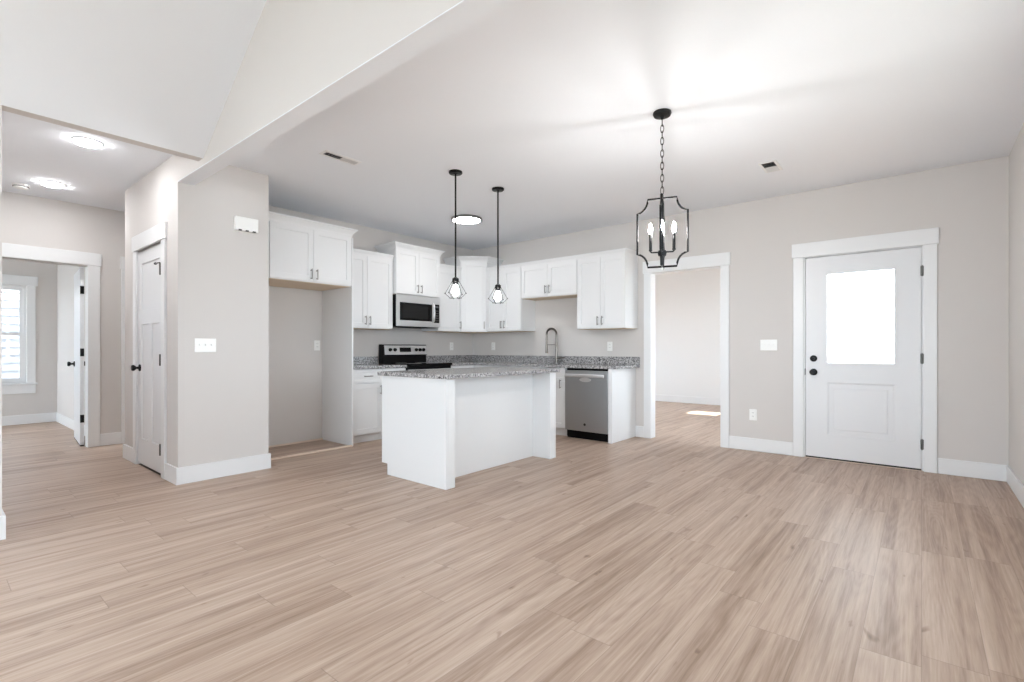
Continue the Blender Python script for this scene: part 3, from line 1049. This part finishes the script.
# ------------------------------------------------------------------ island
IX0, IX1, IY0, IY1 = -3.74, -2.90, 2.685, 4.21
isl = thing('kitchen_island', 'white kitchen island with recessed back under speckled granite', 'kitchen island', (IX0, IY0, 0))
WX, WY = IX1 - IX0, IY1 - IY0
pg = [(0.08, 0.001), (WX, 0.001), (WX, 0.879), (0.0, 0.879), (0.0, 0.10), (0.08, 0.10)]
MB().loft([[(x, 0.0, z) for x, z in pg], [(x, 0.02, z) for x, z in pg]]).build('end_panel', M['cab'], isl)
MB().loft([[(x, WY - 0.02, z) for x, z in pg], [(x, WY, z) for x, z in pg]]).build('end_panel', M['cab'], isl)
MB().box(0.62, WX, 0.0205, 0.1, 0.001, 0.879, 0.002).build('support_post', M['cab'], isl)
MB().box(0.62, WX, WY - 0.1, WY - 0.0205, 0.001, 0.879, 0.002).build('support_post', M['cab'], isl)
MB().box(0.02, 0.60, 0.0205, WY - 0.0205, 0.10, 0.879).build('carcass', M['cab'], isl)
MB().box(0.601, 0.62, 0.0205, WY - 0.0205, 0.001, 0.879).build('back_panel', M['cab'], isl)
MB().box(0.08, 0.096, 0.0205, WY - 0.0205, 0.001, 0.0995).build('toe_kick', M['toe'], isl)
n = 3
pw = (WY - 0.04) / n
for k in range(n):
    y1 = 0.02 + (k + 1) * pw - 0.003
    d = shaker(pw - 0.006, 0.59).build('door', M['cab'], isl, loc=(0.0195, y1, 0.112), rot=(0, 0, -PI / 2))
    pull(d, 0.03, -0.02, 0.5)
    d = MB().slab(pw - 0.006, 0.155, 0.02, panels=[(0.035, pw - 0.041, 0.035, 0.12)], depth=0.006, slope=0.003).build(
        'drawer', M['cab'], isl, loc=(0.0195, y1, 0.715), rot=(0, 0, -PI / 2))
    pull(d, (pw - 0.006) / 2, -0.02, 0.0775, True)
it = MB().box(IX0 - 0.03, IX1 + 0.035, IY0 - 0.03, IY1 + 0.03, 0.88, 0.914, 0.004, 2)
it.move(Matrix.Translation((-IX0, -IY0, 0)))
it = it.build('granite_countertop', M['granite'], loc=(IX0, IY0, 0))
tag(it, 'rectangular speckled granite slab covering the white island', 'countertop')

# ------------------------------------------------------------------ range
RY0 = 4.014
rg = thing('electric_range', 'stainless and black electric range between the granite worktops', 'range', (XK, RY0, 0), PI / 2)
RW = 0.758
MB().box(0.002, RW - 0.002, -0.64, -0.03, 0.03, 0.895, 0.003).build('body', M['black_plastic'], rg)
ckt = MB().box(0.0, RW, -0.668, -0.115, 0.8955, 0.925, 0.004, 2).build('cooktop', M['black_glass'], rg)
for x, y, r in ((0.2, -0.52, 0.105), (0.56, -0.52, 0.085), (0.2, -0.26, 0.08), (0.56, -0.26, 0.1)):
    MB().lathe([(r - 0.003, 0), (r, 0), (r, 0.0006), (r - 0.003, 0.0006)], 40).build('burner_ring', M['ring'], ckt, loc=(x, y, 0.9251))
# backguard: lower black riser, sloped steel control face
pf = [(-0.03, 0.896), (-0.114, 0.896), (-0.114, 1.02), (-0.134, 1.032), (-0.116, 1.168), (-0.1, 1.178), (-0.03, 1.178)]
bgd = MB().loft([[(0.0, y, z) for y, z in pf], [(RW, y, z) for y, z in pf]]).build('backguard', M['black_plastic'], rg)
tilt = math.atan2(0.018, 0.136)
face = MB().box(0.02, RW - 0.004, -0.004, 0.0, 0.002, 0.132, 0.0015).build('control_face', M['steel'], bgd, loc=(0, -0.1345, 1.034), rot=(-tilt, 0, 0))
MB().box(0.0, 0.196, -0.002, 0.0, 0, 0.062, 0.0005).build('display', M['black_glass'], bgd, loc=(0.27, -0.133, 1.075), rot=(-tilt, 0, 0))
KN = MB().lathe([(0.001, 0), (0.024, 0), (0.025, -0.006), (0.02, -0.009), (0.019, -0.024), (0.001, -0.026)], 20, axis='y').mesh('knob', M['black_plastic'], True)
for x in (0.105, 0.185, 0.555, 0.622, 0.689):
    put('knob', KN, bgd, (x, -0.1335, 1.105), (-tilt, 0, 0))
od = MB().slab(RW - 0.01, 0.56, 0.03, panels=[(0.09, RW - 0.1, 0.1, 0.42)], depth=0.004, slope=0.004).build('oven_door', M['steel'], rg, loc=(0.005, -0.641, 0.29))
MB().box(0.1, RW - 0.11, -0.029, -0.0265, 0.11, 0.41).build('oven_window', M['black_glass'], od)
MB().tube([(0.06, -0.03, 0.5), (0.06, -0.07, 0.5), (RW - 0.07, -0.07, 0.5), (RW - 0.07, -0.03, 0.5)], 0.011, 10).build('handle', M['steel'], od, True)
MB().box(0.005, RW - 0.005, -0.67, -0.641, 0.06, 0.28, 0.004).build('drawer', M['steel'], rg)

# ------------------------------------------------------------------ microwave
mw = thing('microwave', 'stainless over-the-range microwave with black glass door', 'microwave', (XK, 4.018, 1.418), PI / 2)
MWD = 0.752
MB().box(0.0, MWD, -0.395, -0.001, 0.0, 0.418, 0.003).build('body', M['black_plastic'], mw)
MB().box(0.03, MWD - 0.03, -0.36, -0.05, -0.006, -0.0005, 0.002).build('bottom_grille', M['vent_dark'], mw)
df = MB().slab(MWD, 0.414, 0.024, holes=[(0.045, 0.60, 0.078, 0.315), (0.628, 0.735, 0.062, 0.322)]).build('front_frame', M['steel'], mw, loc=(0, -0.396, 0.002))
dr = MB().box(0.0455, 0.5995, -0.0225, -0.006, 0.0785, 0.3145, 0.001).build('door_window', M['black_glass'], mw, loc=(0, -0.396, 0.002))
MB().box(0.09, 0.53, -0.0235, -0.0226, 0.105, 0.285).build('screen', mat('microwave_screen', rgb(30, 30, 30), 0.25, spec=0.2), dr)
cp = MB().box(0.6285, 0.7345, -0.0225, -0.006, 0.0625, 0.3215, 0.001).build('control_panel', M['black_glass'], mw, loc=(0, -0.396, 0.002))
MB().box(0.645, 0.718, -0.0236, -0.0226, 0.275, 0.302).build('clock_display', mat('grey_display', rgb(90, 92, 94), 0.2), cp)
for i in range(5):
    for j in range(3):
        MB().box(0.645 + j * 0.026, 0.665 + j * 0.026, -0.0234, -0.0226, 0.085 + i * 0.034, 0.103 + i * 0.034).build('button', M['slot'], cp)
MB().tube([(0.613, -0.02, 0.335), (0.613, -0.05, 0.31), (0.613, -0.06, 0.2), (0.613, -0.05, 0.09), (0.613, -0.02, 0.065)], 0.012, 12).build('handle', M['bright_steel'], mw, True, (0, -0.396, 0.002))

# ------------------------------------------------------------------ dishwasher
dw = thing('dishwasher', 'stainless dishwasher beside the white end panel', 'dishwasher', (-3.47, YB, 0))
DWW = 0.61
MB().box(0.004, DWW - 0.004, -0.585, -0.02, 0.02, 0.872).build('tub_body', M['black_plastic'], dw)
dp = MB().box(0.006, DWW - 0.006, -0.635, -0.586, 0.105, 0.852, 0.004, 2).build('door', M['shaded_steel'], dw)
hb = MB().box(0.02, DWW - 0.035, -0.678, -0.66, 0.768, 0.81, 0.008, 3).build('handle', M['bright_steel'], dp, True)
for x in (0.05, DWW - 0.065):
    MB().box(x - 0.012, x + 0.012, -0.661, -0.6345, 0.782, 0.8, 0.002).build('handle_post', M['steel'], hb)
MB().lathe([(0.0005, 0), (0.085, 0), (0.08, -0.004), (0.0005, -0.006)], 32, (0, 0, 0), 'y').move(Matrix.Translation((0.30, -0.634, 0.738)) @ Matrix.Scale(0.32, 4, (0, 0, 1))).build('scoop', M['bright_steel'], dp)
MB().lathe([(0.011, 0), (0.016, 0), (0.016, -0.0015), (0.011, -0.0015)], 28, axis='y').build('emblem_ring', M['emblem'], dp, loc=(0.292, -0.635, 0.19))
em = MB().tube([(0.292 + 0.007 * math.cos(a), -0.636, 0.19 + 0.007 * math.sin(a) * math.cos(a * 0.5)) for a in [k * 0.35 for k in range(17)]], 0.0015, 6)
em.build('emblem_script', M['emblem'], dp)
MB().box(0.004, DWW - 0.004, -0.575, -0.56, 0.001, 0.10).build('toe_kick', M['black_plastic'], dw)

# ------------------------------------------------------------------ faucet
fa = thing('kitchen_faucet', 'tall brushed spring faucet rising behind the sink', 'faucet', (-3.957, 5.76, 0.9142))
MB().lathe([(0.001, 0), (0.028, 0), (0.028, 0.006), (0.02, 0.012), (0.018, 0.12), (0.017, 0.13), (0.016, 0.3), (0.001, 0.301)], 20).build('riser', M['faucet'], fa, True)
ax = Vector((-0.97, -0.25, 0)).normalized()
arc = []
R_ = 0.073
for k in range(25):
    a = PI * k / 24
    arc.append(Vector((0, 0, 0.415)) + ax * (R_ - R_ * math.cos(a)) + Vector((0, 0, R_ * math.sin(a))))
arc = [Vector((0, 0, 0.29)), Vector((0, 0, 0.36))] + arc + [ax * 2 * R_ + Vector((0, 0, 0.36)), ax * 2 * R_ + Vector((0, 0, 0.27))]
# spring coil: a tube with ribs
rad = []
fine_path = []
for i in range(len(arc) - 1):
    for s in range(4):
        fine_path.append(arc[i].lerp(arc[i + 1], s / 4))
fine_path.append(arc[-1])
rad = [0.0165 if i % 2 else 0.013 for i in range(len(fine_path))]
MB().tube(fine_path, rad, 10).build('spring_neck', M['faucet'], fa, True)
MB().lathe([(0.001, 0.14), (0.019, 0.142), (0.021, 0.16), (0.017, 0.22), (0.014, 0.28), (0.001, 0.281)], 18, tuple(ax * 2 * R_)).build('spray_head', M['faucet'], fa, True)
MB().tube([Vector((0, 0, 0.262)), ax * 2 * R_ * 0.92 + Vector((0, 0, 0.262))], 0.006, 8).build('docking_arm', M['faucet'], fa, True)
MB().tube([(0.012, 0, 0.072), (0.045, 0, 0.076), (0.075, -0.002, 0.08), (0.15, -0.004, 0.086)], [0.016, 0.015, 0.011, 0.009], 10).build('lever', M['faucet'], fa, True)

# ------------------------------------------------------------------ refrigerator alcove floor strips
o = MB().box(-5.05, -5.02, 2.137, 3.205, 0.0005, 0.018, 0.003).build('trim_8', M['strip'])
struct(o, 'pale strip on the floor across the front of the refrigerator alcove', 'floor strip')
o = MB().box(XK + 0.001, XK + 0.02, 2.125, 3.205, 0.0005, 0.02, 0.002).build('trim_9', M['strip'])
struct(o, 'pale strip along the back of the refrigerator alcove', 'floor strip')

# ------------------------------------------------------------------ switches, outlets, chime
def plate(name, label, loc, rz, w_, h_, group=None, cat='switch'):
    t = thing(name, label, cat, loc, rz, group)
    MB().box(-w_ / 2, w_ / 2, -0.006, 0, -h_ / 2, h_ / 2, 0.003, 2).build('plate', M['plate'], t)
    return t


def rocker(t, x):
    MB().box(x - 0.017, x + 0.017, -0.0085, -0.0055, -0.034, 0.034, 0.001).build('rocker', M['plate'], t)


def toggle(t, x):
    MB().box(x - 0.005, x + 0.005, -0.018, -0.006, -0.003, 0.012, 0.001).build('toggle', M['plate'], t)


def recept(t, z):
    r = MB().box(-0.017, 0.017, -0.0085, -0.0055, z - 0.015, z + 0.015, 0.003).build('socket', M['plate'], t)
    for x in (-0.0065, 0.0065):
        MB().box(x - 0.0012, x + 0.0012, -0.0092, -0.0085, z - 0.003, z + 0.008).build('slot', M['slot'], r)


p = plate('light_switch', 'triple white switch plate on the closet end wall', (XP, 1.588, 1.149), PI / 2, 0.165, 0.117)
for k in (-1, 0, 1):
    toggle(p, k * 0.046)
p = plate('light_switch', 'triple white switch plate between cased opening and front door', (-1.268, YB, 1.16), 0, 0.165, 0.117)
for k in (-1, 0, 1):
    toggle(p, k * 0.046)
for label, loc, rz in (('white outlet low on the wall between cased opening and front door', (-1.424, YB, 0.396), 0),
                       ('white outlet above the granite, above the dishwasher', (-3.175, YB, 1.152), 0),
                       ('white outlet above the granite under the cabinet beside the corner', (-5.24, YB, 1.158), 0),
                       ('white outlet on the range wall between range and corner', (XK, 5.385, 1.158), PI / 2),
                       ('white outlet on the back of the refrigerator alcove', (XK, 3.14, 1.16), PI / 2)):
    p = plate('power_outlet', label, loc, rz, 0.076, 0.122, 'white wall outlets', 'outlet')
    recept(p, 0.0195)
    recept(p, -0.0195)
ch = thing('door_chime', 'white rectangular chime box high on the closet end wall', 'door chime', (XP, 1.912, 2.237), PI / 2)
MB().box(-0.098, 0.098, -0.045, 0, -0.062, 0.062, 0.006, 2).build('housing', M['plate'], ch)
for k in (-1, 0, 1):
    MB().box(k * 0.06 - 0.014, k * 0.06 + 0.014, -0.0455, -0.03, -0.0628, -0.052).build('sound_slot', M['slot'], ch)

# ------------------------------------------------------------------ ceiling fixtures
def recessed(label, x, y, r=0.095):
    t = thing('recessed_light', label, 'recessed light', (x, y, ZC), 0, 'round hall downlights')
    MB().lathe([(r * 0.9, -0.001), (r, -0.001), (r * 0.99, -0.008), (r * 0.93, -0.01), (r * 0.9, -0.006)], 36).build('trim_ring', M['vent_white'], t, True)
    MB().lathe([(0.0005, -0.0015), (r * 0.895, -0.0015), (r * 0.895, -0.012), (r * 0.8, -0.02), (0.0005, -0.024)], 36).build('diffuser', M['lamp'], t, True)
    return t


recessed('lit round hall downlight nearest the dropped header', -5.04, 0.868)
recessed('lit round hall downlight beside the smoke detector', -6.58, 0.868)
rf = thing('round_fitting', 'small unlit white fitting on the corridor ceiling, half hidden by the closet corner', 'ceiling fitting', (-6.62, 1.66, ZC))
MB().lathe([(0.0005, -0.001), (0.085, -0.001), (0.085, -0.02), (0.075, -0.034), (0.0005, -0.036)], 32).build('housing', M['plate'], rf, True)
sm = thing('smoke_detector', 'small white smoke detector beside the far hall downlight', 'smoke detector', (-6.86, 0.675, ZC))
MB().lathe([(0.0005, -0.001), (0.066, -0.001), (0.066, -0.014), (0.06, -0.018), (0.056, -0.034), (0.045, -0.04), (0.0005, -0.041)], 32).build('housing', M['plate'], sm, True)
MB().lathe([(0.057, -0.0205), (0.0605, -0.0205), (0.0595, -0.028), (0.057, -0.028)], 32).build('sensor_slot', M['slot'], sm)

kd = thing('flush_light', 'glowing round flush light with grey rim on the kitchen ceiling', 'ceiling light', (-4.365, 4.39, ZC))
MB().lathe([(0.165, -0.001), (0.19, -0.001), (0.192, -0.022), (0.186, -0.028), (0.172, -0.028), (0.165, -0.02)], 48).build('rim', M['ring'], kd, True)
MB().lathe([(0.0005, -0.002), (0.164, -0.002), (0.171, -0.027), (0.12, -0.034), (0.0005, -0.036)], 48).build('diffuser', M['disk'], kd, True)


def register(label, loc, rz, ln, wd):
    """two-way louvred register: local x along its length; half the louvres lean each way."""
    t = thing('air_vent', label, 'air vent', loc, rz)
    fr_ = MB().slab(ln + 0.05, wd + 0.05, 0.006, holes=[(0.025, 0.025 + ln, 0.025, 0.025 + wd)])
    fr_.move(Matrix.Translation((-ln / 2 - 0.025, -wd / 2 - 0.025, 0)) @ Matrix.Rotation(PI / 2, 4, 'X') @ Matrix.Rotation(PI, 4, 'X') @ Matrix.Translation((0, 0, -wd - 0.05)))
    return t, fr_


def vent(label, x0, x1, y0, y1, dark_first=True):
    t = thing('air_vent', label, 'air vent', ((x0 + x1) / 2, (y0 + y1) / 2, ZC))
    a, c = (x1 - x0) / 2, (y1 - y0) / 2
    m_ = 0.02
    rim = []
    for e, z_ in ((m_, -0.0005), (m_, -0.004), (0.0, -0.008), (0.0, -0.0005)):
        rim.append([(-a - e, -c - e, z_), (a + e, -c - e, z_), (a + e, c + e, z_), (-a - e, c + e, z_)])
    MB().loft(rim, closed=True).build('frame', M['vent_white'], t)
    MB().box(-a, a, -c, c, -0.002, -0.0006).build('duct_shade', M['vent_dark'], t)  # flat dark sheet in place of the shade inside the duct
    n_ = max(8, int(2 * c / 0.022))
    for half in (0, 1):
        lv = MB()
        y = -c + half * c
        n2 = n_ // 2
        for k in range(n2):
            yy = y + (k + 0.5) * c / n2
            dy = -0.005 if half == 0 else 0.0095
            lv.poly([(-a, yy - dy, -0.0025), (a, yy - dy, -0.0025), (a, yy + dy, -0.0085), (-a, yy + dy, -0.0085)], [(0, 1, 2, 3)])
        lv.build('louvres', M['vent_grey'], t)
    return t


vent('long white ceiling vent with dark half above the kitchen aisle', -3.84, -3.765, 2.165, 2.465)
vent('small white ceiling vent with dark half near the front door', -1.085, -0.985, 4.735, 4.995)

# pendants over the island
def pendant(label, x, y, z_cap):
    t = thing('pendant_light', label, 'pendant light', (x, y, ZC), 0, 'pendant lights over the island')
    MB().lathe([(0.0005, -0.001), (0.062, -0.001), (0.062, -0.016), (0.056, -0.022), (0.012, -0.024), (0.0005, -0.03)], 32).build('canopy', M['black'], t, True)
    d_ = z_cap - ZC
    MB().lathe([(0.008, -0.02), (0.008, d_ + 0.01)], 12).build('rod', M['black'], t, True)
    MB().lathe([(0.0005, d_ + 0.012), (0.014, d_ + 0.012), (0.03, d_), (0.031, d_ - 0.03), (0.024, d_ - 0.034), (0.022, d_ - 0.055), (0.0005, d_ - 0.056)], 24).build('socket_cap', M['black'], t, True)
    n_ = 6
    up_, mid, low = [], [], []
    for k in range(n_):
        a = 2 * PI * k / n_ + 0.66
        c, s = math.cos(a), math.sin(a)
        up_.append(Vector((0.029 * c, 0.029 * s, d_ - 0.02)))
        mid.append(Vector((0.096 * c, 0.096 * s, d_ - 0.135)))
        low.append(Vector((0.05 * c, 0.05 * s, d_ - 0.178)))
    for k in range(n_):
        MB().tube([up_[k], mid[k], low[k]], 0.0022, 6).build('cage_wire', M['black'], t)
    MB().tube(low, 0.0022, 6, closed=True).build('cage_ring', M['black'], t)
    for p_ in mid + low:
        MB().lathe([(0.0005, -0.006), (0.006, -0.003), (0.006, 0.003), (0.0005, 0.006)], 8, tuple(p_)).build('cage_joint', M['black'], t)
    bl = MB().lathe([(0.013, d_ - 0.05), (0.014, d_ - 0.062), (0.026, d_ - 0.085), (0.034, d_ - 0.112), (0.033, d_ - 0.135), (0.022, d_ - 0.152), (0.0005, d_ - 0.159)], 20)
    bl.build('bulb', M['bulb'], t, True)


pendant('black wire-cage pendant over the island end nearest the refrigerator side', -3.29, 3.165, 1.762)
pendant('black wire-cage pendant over the island end nearest the sink', -3.306, 3.772, 1.762)

# chandelier
chd = thing('lantern_chandelier', 'black open-frame lantern chandelier with four lit candle bulbs', 'chandelier', (-1.372, 3.275, ZC), math.radians(19))
zt, zb = 2.152 - ZC, 1.683 - ZC
MB().lathe([(0.0005, -0.001), (0.06, -0.001), (0.062, -0.012), (0.055, -0.026), (0.014, -0.03), (0.008, -0.05), (0.0005, -0.051)], 32).build('canopy', M['black'], chd, True)
# chain links, alternating planes
z0, z1 = -0.05, zt + 0.032
nl = 12
stp = (z1 - z0) / nl
cb = MB()
for k in range(nl):
    cz = z0 + (k + 0.5) * stp
    pts = []
    for q in range(14):
        a = 2 * PI * q / 14
        u_, v_ = 0.0105 * math.cos(a), (abs(stp) / 2 + 0.007) * math.sin(a)
        pts.append((u_, 0, cz + v_) if k % 2 else (0, u_, cz + v_))
    cb.tube(pts, 0.0026, 6, closed=True)
cb.build('chain', M['black'], chd, True)
HW, TW = 0.166, 0.096
outl = []


def frame_path():
    p_ = []
    # concave corners: quarter arcs centred on the outer rectangle corners
    rx, rz_ = HW - TW, 0.092
    for sx_, sz_, order in ((1, 1, 1), (1, -1, -1), (-1, -1, 1), (-1, 1, -1)):
        cx_, cz_ = sx_ * HW, (zt if sz_ > 0 else zb)
        arcp = []
        for k in range(7):
            a = (PI / 2) * k / 6
            arcp.append((cx_ - sx_ * rx * math.cos(a), cz_ - sz_ * rz_ * math.sin(a)))
        p_ += arcp if order > 0 else arcp[::-1]
    return p_


fp = frame_path()
for ang in (0, PI / 2):
    pts = [(x * math.cos(ang), x * math.sin(ang), z_) for x, z_ in fp]
    MB().tube(pts, 0.007, 8, closed=True).build('lantern_frame', M['black'], chd)
MB().lathe([(0.0005, zt + 0.035), (0.007, zt + 0.03), (0.009, zt + 0.005), (0.0085, zt - 0.02), (0.0085, zb + 0.005), (0.0005, zb - 0.002)], 14).build('stem', M['black'], chd, True)
MB().lathe([(0.0005, zb - 0.004), (0.008, zb - 0.008), (0.01, zb - 0.014), (0.006, zb - 0.021), (0.0005, zb - 0.023)], 14).build('finial', M['plate'], chd, True)
za = 1.787 - ZC
MB().lathe([(0.0005, za + 0.01), (0.026, za + 0.006), (0.031, za - 0.01), (0.026, za - 0.03), (0.0005, za - 0.034)], 18).build('hub', M['black'], chd, True)
for k in range(4):
    a = PI / 2 * k + 0.05
    c, s = math.cos(a), math.sin(a)
    arm = MB().tube([(0.015 * c, 0.015 * s, za - 0.004), (0.07 * c, 0.07 * s, za - 0.004), (0.077 * c, 0.077 * s, za + 0.004), (0.077 * c, 0.077 * s, za + 0.012)], 0.006, 8).build('arm', M['black'], chd, True)
    MB().lathe([(0.0005, za + 0.005), (0.012, za + 0.007), (0.0125, za + 0.016), (0.0105, za + 0.018), (0.0105, za + 0.125), (0.0005, za + 0.126)], 14, (0.077 * c, 0.077 * s, 0)).build('candle_sleeve', M['black'], arm, True)
    MB().lathe([(0.0005, za + 0.124), (0.008, za + 0.13), (0.0135, za + 0.148), (0.013, za + 0.162), (0.007, za + 0.188), (0.0005, za + 0.2)], 14, (0.077 * c, 0.077 * s, 0)).build('bulb', M['flame'], arm, True)
